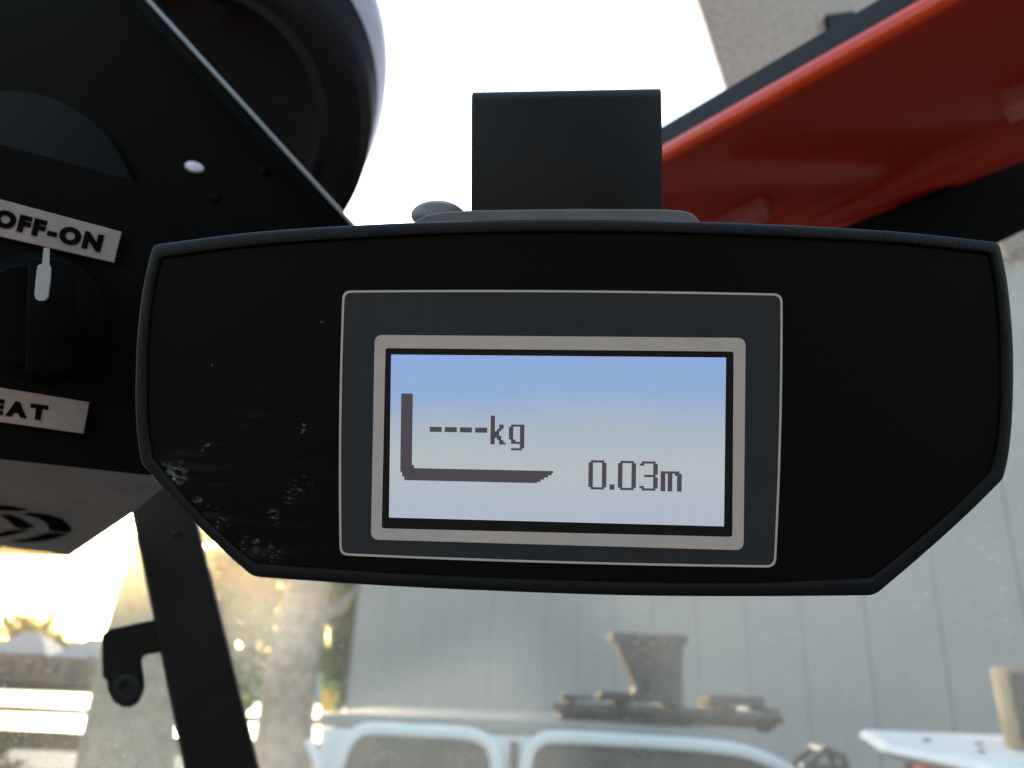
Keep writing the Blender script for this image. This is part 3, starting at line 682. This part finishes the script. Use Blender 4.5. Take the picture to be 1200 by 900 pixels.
V, F = loft([scl(.90, -.030), scl(.97, -.028), scl(.985, -.024), scl(.995, -.006), lay(.0, -.0012), lay(.06, -.0003), lay(.16, .0005), lay(.30, .0008), lay(.78, .0011), lay(.90, .0009), lay(.97, .0003), lay(1.0, -.0004), lay(1.03, -.0012)], True, True)
mk('housing', V, F, M['rim'], wd, local=True, smooth=True)
# face plate with chalky scuffs in its lower left corner
def face_mat():
    m = mat('scuffed_black_face', (0.0045, 0.0040, 0.0038), 0.5, spec=0.11, bump=0.15, bscale=1600, bdist=.0001)
    nt = m.node_tree; N = nt.nodes; L = nt.links; b = N['Principled BSDF']; tc = N.new('ShaderNodeTexCoord')
    wn1 = N.new('ShaderNodeTexNoise'); wn1.inputs['Scale'].default_value = 190; wn1.inputs['Detail'].default_value = 3; L.new(tc.outputs['Object'], wn1.inputs[0])
    ws1 = N.new('ShaderNodeVectorMath'); ws1.operation = 'SUBTRACT'; L.new(wn1.outputs['Color'], ws1.inputs[0]); ws1.inputs[1].default_value = (.5, .5, .5)
    ws2 = N.new('ShaderNodeVectorMath'); ws2.operation = 'MULTIPLY'; L.new(ws1.outputs[0], ws2.inputs[0]); ws2.inputs[1].default_value = (.013, .008, 0)
    ws3 = N.new('ShaderNodeVectorMath'); ws3.operation = 'ADD'; L.new(ws2.outputs[0], ws3.inputs[0]); L.new(tc.outputs['Object'], ws3.inputs[1]); warp = ws3.outputs[0]
    def blob(c, r0, r1):
        vm = N.new('ShaderNodeVectorMath'); vm.operation = 'DISTANCE'; L.new(warp, vm.inputs[0]); vm.inputs[1].default_value = c
        r = N.new('ShaderNodeMapRange'); r.inputs[1].default_value = r0; r.inputs[2].default_value = r1; r.inputs[3].default_value = 1; r.inputs[4].default_value = 0; L.new(vm.outputs['Value'], r.inputs[0]); return r.outputs[0]
    def nz(scale, lo_, hi_, det=4, stretch=(1, 1, 1)):
        mp = N.new('ShaderNodeMapping'); mp.inputs['Scale'].default_value = stretch; mp.inputs['Rotation'].default_value = (0, 0, .12); L.new(tc.outputs['Object'], mp.inputs[0])
        n = N.new('ShaderNodeTexNoise'); n.inputs['Scale'].default_value = scale; n.inputs['Detail'].default_value = det; n.inputs['Roughness'].default_value = .7; L.new(mp.outputs[0], n.inputs[0])
        r = N.new('ShaderNodeMapRange'); r.inputs[1].default_value = lo_; r.inputs[2].default_value = hi_; L.new(n.outputs['Fac'], r.inputs[0]); return r.outputs[0]
    def op(o, a, c):
        q = N.new('ShaderNodeMath'); q.operation = o; q.use_clamp = True
        for i, v in enumerate((a, c)):
            if isinstance(v, (int, float)): q.inputs[i].default_value = v
            else: L.new(v, q.inputs[i])
        return q.outputs[0]
    area = blob(dv(285, 590), .012, .046)
    scr = op('MULTIPLY', op('MULTIPLY', nz(110, .54, .70, 6, (.22, 1.8, 1)), area), .07)
    tot = scr
    for (x, y, r, w, lo_) in ((203, 556, .0050, .85, .50), (248, 602, .0040, .6, .58), (258, 616, .0035, .5, .56), (320, 604, .0028, .6, .53), (338, 576, .0030, .5, .57), (350, 502, .0016, .55, .47),
                              (322, 652, .0036, .6, .55), (288, 638, .003, .35, .58), (355, 572, .0030, .4, .56), (245, 520, .0012, .45, .48), (378, 380, .0006, .6, .2), (252, 430, .0006, .5, .2), (300, 640, .002, .5, .5), (232, 590, .0016, .5, .5)):
        tot = op('ADD', tot, op('MULTIPLY', op('MULTIPLY', blob(dv(x, y), r * .1, r * 1.15), nz(560, lo_ - .02, lo_ + .05, 5, (.6, 1.2, 1))), w))
    fine = op('MULTIPLY', nz(900, .70, .78, 2), .10); tot = op('ADD', tot, fine)
    mx = N.new('ShaderNodeMixRGB'); L.new(tot, mx.inputs[0]); mx.inputs[1].default_value = (0.0045, 0.0040, 0.0038, 1); mx.inputs[2].default_value = (.30, .28, .26, 1)
    L.new(mx.outputs[0], b.inputs['Base Color']); return m
ip = [Vector((p.x, p.y)) for p in ii]
ipi = [p * .9985 for p in ip]
V, F = loft([[Vector((p.x, p.y, -.0011)) for p in ipi], [Vector((p.x, p.y, -.0002)) for p in ipi], [Vector((p.x * .997, p.y * .997, 0.0)) for p in ipi]], False, True)
mk('front_panel', V, F, face_mat(), wd, local=True)

def rquad(c, r, bow=0.0, n=8):
    """rounded quad from four pixel corners (TL TR BR BL) on the face, radius in px"""
    q = [dv2(*p) for p in c]; r *= US; out = []
    for i in range(4):
        a, b, d = q[i - 1], q[i], q[(i + 1) % 4]; e0, e1 = (a - b).normalized(), (d - b).normalized()
        p0_, p1_ = b + e0 * r, b + e1 * r
        out += [p0_ * (1 - t) ** 2 + b * 2 * t * (1 - t) + p1_ * t * t for t in [k / n for k in range(n + 1)]]
        nx = q[(i + 2) % 4]; e2 = (nx - d)
        s, e = p1_, d + (b - d).normalized() * r; nrm = Vector((e1.y, -e1.x))
        if nrm.dot((s + e) / 2) < 0: nrm = -nrm
        for k in range(1, 12):
            t = k / 12; out.append(s + (e - s) * t + nrm * (bow * US * 4 * t * (1 - t)))
    return out
def slab(name, pts, z0, z1, m, par=None):
    V, F = prism([Vector((p.x, p.y, z0)) for p in pts], (0, 0, z1 - z0)); o = mk(name, V, F, m, wd, local=True)
    if par: o.parent = par
    return o
def frame(name, po_, pi_, z0, z1, m, par=None, inner_drop=0):
    V, F = loft([[Vector((p.x, p.y, z)) for p in l] for l, z in ((po_, z0), (po_, z1), (pi_, z1), (pi_, z0 - inner_drop))], False, False); o = mk(name, V, F, m, wd, local=True)
    if par: o.parent = par
    return o
QO = [(401.5, 340.5), (917, 344), (909, 665), (398, 650.5)]
QI = [(404, 343), (914.5, 346.5), (906.5, 662.3), (400.5, 648)]
FO = [(439.5, 392.5), (873.5, 396), (871, 644.5), (435, 632)]
FI = [(452, 408), (859.5, 412), (858, 629), (447.5, 619)]
LC = [(458.5, 415.5), (850.8, 419), (848.3, 616.8), (456, 606.3)]
ovo = rquad(QO, 11, 2.0); ovi = rquad(QI, 9.5, 2.0); fo = rquad(FO, 10); fi = rquad(FI, 3.5)
# the film is a ring, open over the sunken glass
ov = frame('overlay_film', ovi, fo, .0001, .00030, M['overlay'])
frame('outline_trim', ovo, ovi, .00008, .00034, M['silver'], ov)
frame('screen_frame', fo, fi, .00012, .00042, M['silver'])
lq = [dv2(*p) for p in LC]
lo4 = rquad(LC, .6)
frame('screen_gasket', [p for p in fi], lo4, .0001, .00022, M['gasket'], None)
# lit glass
def lcd_mat():
    m = bpy.data.materials.new('backlit_lcd'); m.use_nodes = True; nt = m.node_tree; N = nt.nodes; L = nt.links; b = N['Principled BSDF']
    b.inputs['Base Color'].default_value = (.03, .035, .04, 1); b.inputs['Roughness'].default_value = .35; b.inputs['Specular IOR Level'].default_value = .25
    tc = N.new('ShaderNodeTexCoord'); sp = N.new('ShaderNodeSeparateXYZ'); L.new(tc.outputs['Object'], sp.inputs[0])
    y0, y1 = lq[3].y, lq[0].y
    nz = N.new('ShaderNodeTexNoise'); nz.inputs['Scale'].default_value = 22; nz.inputs['Detail'].default_value = 2; L.new(tc.outputs['Object'], nz.inputs[0])
    mr = N.new('ShaderNodeMapRange'); mr.inputs[1].default_value = y0; mr.inputs[2].default_value = y1; L.new(sp.outputs['Y'], mr.inputs[0])
    ad = N.new('ShaderNodeMath'); ad.operation = 'MULTIPLY_ADD'; L.new(nz.outputs['Fac'], ad.inputs[0]); ad.inputs[1].default_value = .28; L.new(mr.outputs[0], ad.inputs[2])
    ad2 = N.new('ShaderNodeMath'); ad2.operation = 'SUBTRACT'; L.new(ad.outputs[0], ad2.inputs[0]); ad2.inputs[1].default_value = .14
    cr = N.new('ShaderNodeValToRGB'); e = cr.color_ramp.elements
    e[0].position = 0.0; e[0].color = (.46, .525, .64, 1); e[1].position = 1.0; e[1].color = (.29, .44, .78, 1)  # bluer top, paler bottom: sky reflection painted into the screen's emission
    q = e.new(.36); q.color = (.50, .555, .575, 1); q = e.new(.56); q.color = (.44, .525, .60, 1); q = e.new(.78); q.color = (.31, .45, .72, 1)
    L.new(ad2.outputs[0], cr.inputs[0])
    # fine dot-matrix grid
    def grid(axis, pitch):
        mu = N.new('ShaderNodeMath'); mu.operation = 'MULTIPLY'; L.new(sp.outputs[axis], mu.inputs[0]); mu.inputs[1].default_value = 1 / pitch
        fr = N.new('ShaderNodeMath'); fr.operation = 'FRACT'; L.new(mu.outputs[0], fr.inputs[0])
        lt = N.new('ShaderNodeMath'); lt.operation = 'LESS_THAN'; L.new(fr.outputs[0], lt.inputs[0]); lt.inputs[1].default_value = .30; return lt.outputs[0]
    p = 2.62 * US; gx, gy = grid('X', p), grid('Y', p)
    mxg = N.new('ShaderNodeMath'); mxg.operation = 'MAXIMUM'; L.new(gx, mxg.inputs[0]); L.new(gy, mxg.inputs[1])
    gm = N.new('ShaderNodeMapRange'); gm.inputs[3].default_value = 1.03; gm.inputs[4].default_value = .84; L.new(mxg.outputs[0], gm.inputs[0])
    mc = N.new('ShaderNodeVectorMath'); mc.operation = 'SCALE'; L.new(cr.outputs[0], mc.inputs[0]); L.new(gm.outputs[0], mc.inputs['Scale'])
    L.new(mc.outputs[0], b.inputs['Emission Color']); b.inputs['Emission Strength'].default_value = 0.95 / EXP
    return m
lcd = slab('lcd_screen', lo4, .00002, .00014, lcd_mat())
# writing on the screen, as dot-matrix cells: u across 0..150, v down 0..75
def uv(u_, v_):
    s, t = u_ / 150, v_ / 75; a = lq[0].lerp(lq[1], s); b = lq[3].lerp(lq[2], s); return a.lerp(b, t)
def cells(name, rects):
    V, F = [], []
    for (u0, v0, u1, v1) in rects:
        q = [uv(u0, v0), uv(u1, v0), uv(u1, v1), uv(u0, v1)]
        v, f = prism([Vector((p.x, p.y, .000142)) for p in q], (0, 0, .00003)); V, F = join((V, F), (v, f))
    me = bpy.data.meshes.new(name); me.from_pydata([tuple(v) for v in V], [], F); me.materials.append(M['lcdink'])
    o = bpy.data.objects.new(name, me); COL.objects.link(o); o.parent = lcd
def glyph(name, rows, u0, v0, cw=1.0, ch=1.0):
    rc = []
    for j, r in enumerate(rows):
        i = 0
        while i < len(r):
            if r[i] != '.':
                k = i
                while k < len(r) and r[k] != '.': k += 1
                rc.append((u0 + i * cw, v0 + j * ch, u0 + k * cw, v0 + (j + 1) * ch)); i = k
            else: i += 1
    cells(name, rc)
fork = [(4.9, 17.8, 10.2, 50.6), (4.9, 50.6, 11.2, 52.0), (4.9, 52.0, 74.2, 53.0), (5.0, 53.0, 73.5, 54.0), (5.8, 54.0, 72, 55.0), (5.8, 55.0, 70.2, 56.0), (6.8, 56.0, 68.6, 57.0), (6.8, 57.0, 67, 57.6)]
cells('fork_symbol', fork)
for x in (18.1, 25.0, 31.9, 38.8): cells('dash', [(x, 32.9, x + 5.5, 35.2)])
glyph('character', ['XX.....', 'XX.....', 'XX.....', 'XX.....', 'XX..XX.', 'XX..XX.', 'XX.XX..', 'XXXX...', 'XXXX...', 'XXXXX..', 'XX.XX..', 'XX..XX.', 'XX..XXX'], 45.8, 27.3, .98, 1.01)
glyph('character', ['.XXXXXX', 'XX...XX', 'XX...XX', 'XX...XX', 'XX...XX', 'XX...XX', 'XX...XX', '.XX..XX', '.XXXXXX', '.....XX', '.....XX', '.XXXXX.'], 54.1, 31.2, 1.0, .98)
Z = ['.XXXXXX.'] + ['XX....XX'] * 11 + ['.XXXXXX.']
glyph('character', Z, 90, 46.7, 1.0, 1.01)
cells('decimal_point', [(99.4, 57.4, 101.7, 59.8)])
glyph('character', Z, 103.1, 46.7, 1.0, 1.01)
glyph('character', ['.XXXXXX.', 'XX....XX', '......XX', '......XX', '......XX', '......XX', '..XXXXX.', '......XX', '......XX', '......XX', '......XX', 'XX....XX', '.XXXXXX.'], 112.7, 46.7, 1.0, 1.01)
glyph('character', ['XXXXXXXX.', 'XX.XX.XXX', 'XX.XX..XX', 'XX.XX..XX', 'XX.XX..XX', 'XX.XX..XX', 'XX.XX..XX', 'XX.XX..XX', 'XX.XX..XX'], 122, 51.0, 1.03, 1.0)

# bracket, flange and bolt behind the top edge
def dz(px, py, z):                                                  # sight line meets the plane z behind the face
    q = INV[wd.name] @ hit(px, py, d0 + az * z, az); return q
zb = -.034
tl_, tr_ = dz(552.5, 118, zb), dz(775, 114, zb); bl_, br_ = dz(552, 262, zb), dz(778, 262, zb)
loops = []
path = [(0, 0, 1.0), (0, 0, .0)]
up = (tl_ - bl_).normalized()
def row(off_up, off_back, base):                                    # base 0 bottom, 1 top
    l = bl_.lerp(tl_, base) + up * off_up + Vector((0, 0, -off_back)); r = br_.lerp(tr_, base) + up * off_up + Vector((0, 0, -off_back)); return l, r
prof_ = [(-.02, 0, 0), (0, 0, .5), (0, 0, 1.0)] + [(.0042 * math.sin(a), .0042 * (1 - math.cos(a)), 1.0) for a in [math.pi / 2 * i / 6 for i in range(1, 7)]] + [(.0042, .03, 1.0), (.0042, .09, 1.0)]
back_ = [(.0012, .09, 1.0), (.0012, .03, 1.0)] + [(.0012 * math.sin(a), .003 + .0012 * (1 - math.cos(a)), 1.0) for a in [math.pi / 2 * i / 4 for i in range(4, 0, -1)]] + [(0, .003, 1.0), (-.02, .003, 0)]
L_ = [row(*q)[0] for q in prof_ + back_]; R_ = [row(*q)[1] for q in prof_ + back_]
V, F = loft([L_, R_]); mk('mounting_bracket', V, F, M['bracket'], wd, local=True, smooth=True, bevel=.0004)
fl = [(486, 259), (500, 251.5), (520, 248), (560, 246), (680, 244.5), (770, 245), (800, 246.5), (812, 250), (820, 259), (820, 300), (486, 300)]
V, F = prism([dz(x, y, -.0305) for x, y in fl], (0, 0, -.003)); mk('mount_flange', V, F, M['greyplastic'], wd, local=True, bevel=.0006)
c0 = dz(512, 252, -.046)
V, F = loft([[c0 + Vector((math.cos(t) * r * 1.45, math.sin(t) * r * .82, z)) for t in [2 * math.pi * i / 32 for i in range(32)]] for r, z in ((.0062, -.012), (.0072, -.005), (.0068, 0), (.005, .003), (.002, .004))])
mk('mount_bolt', V, F, M['palegrey'], wd, local=True, smooth=True)
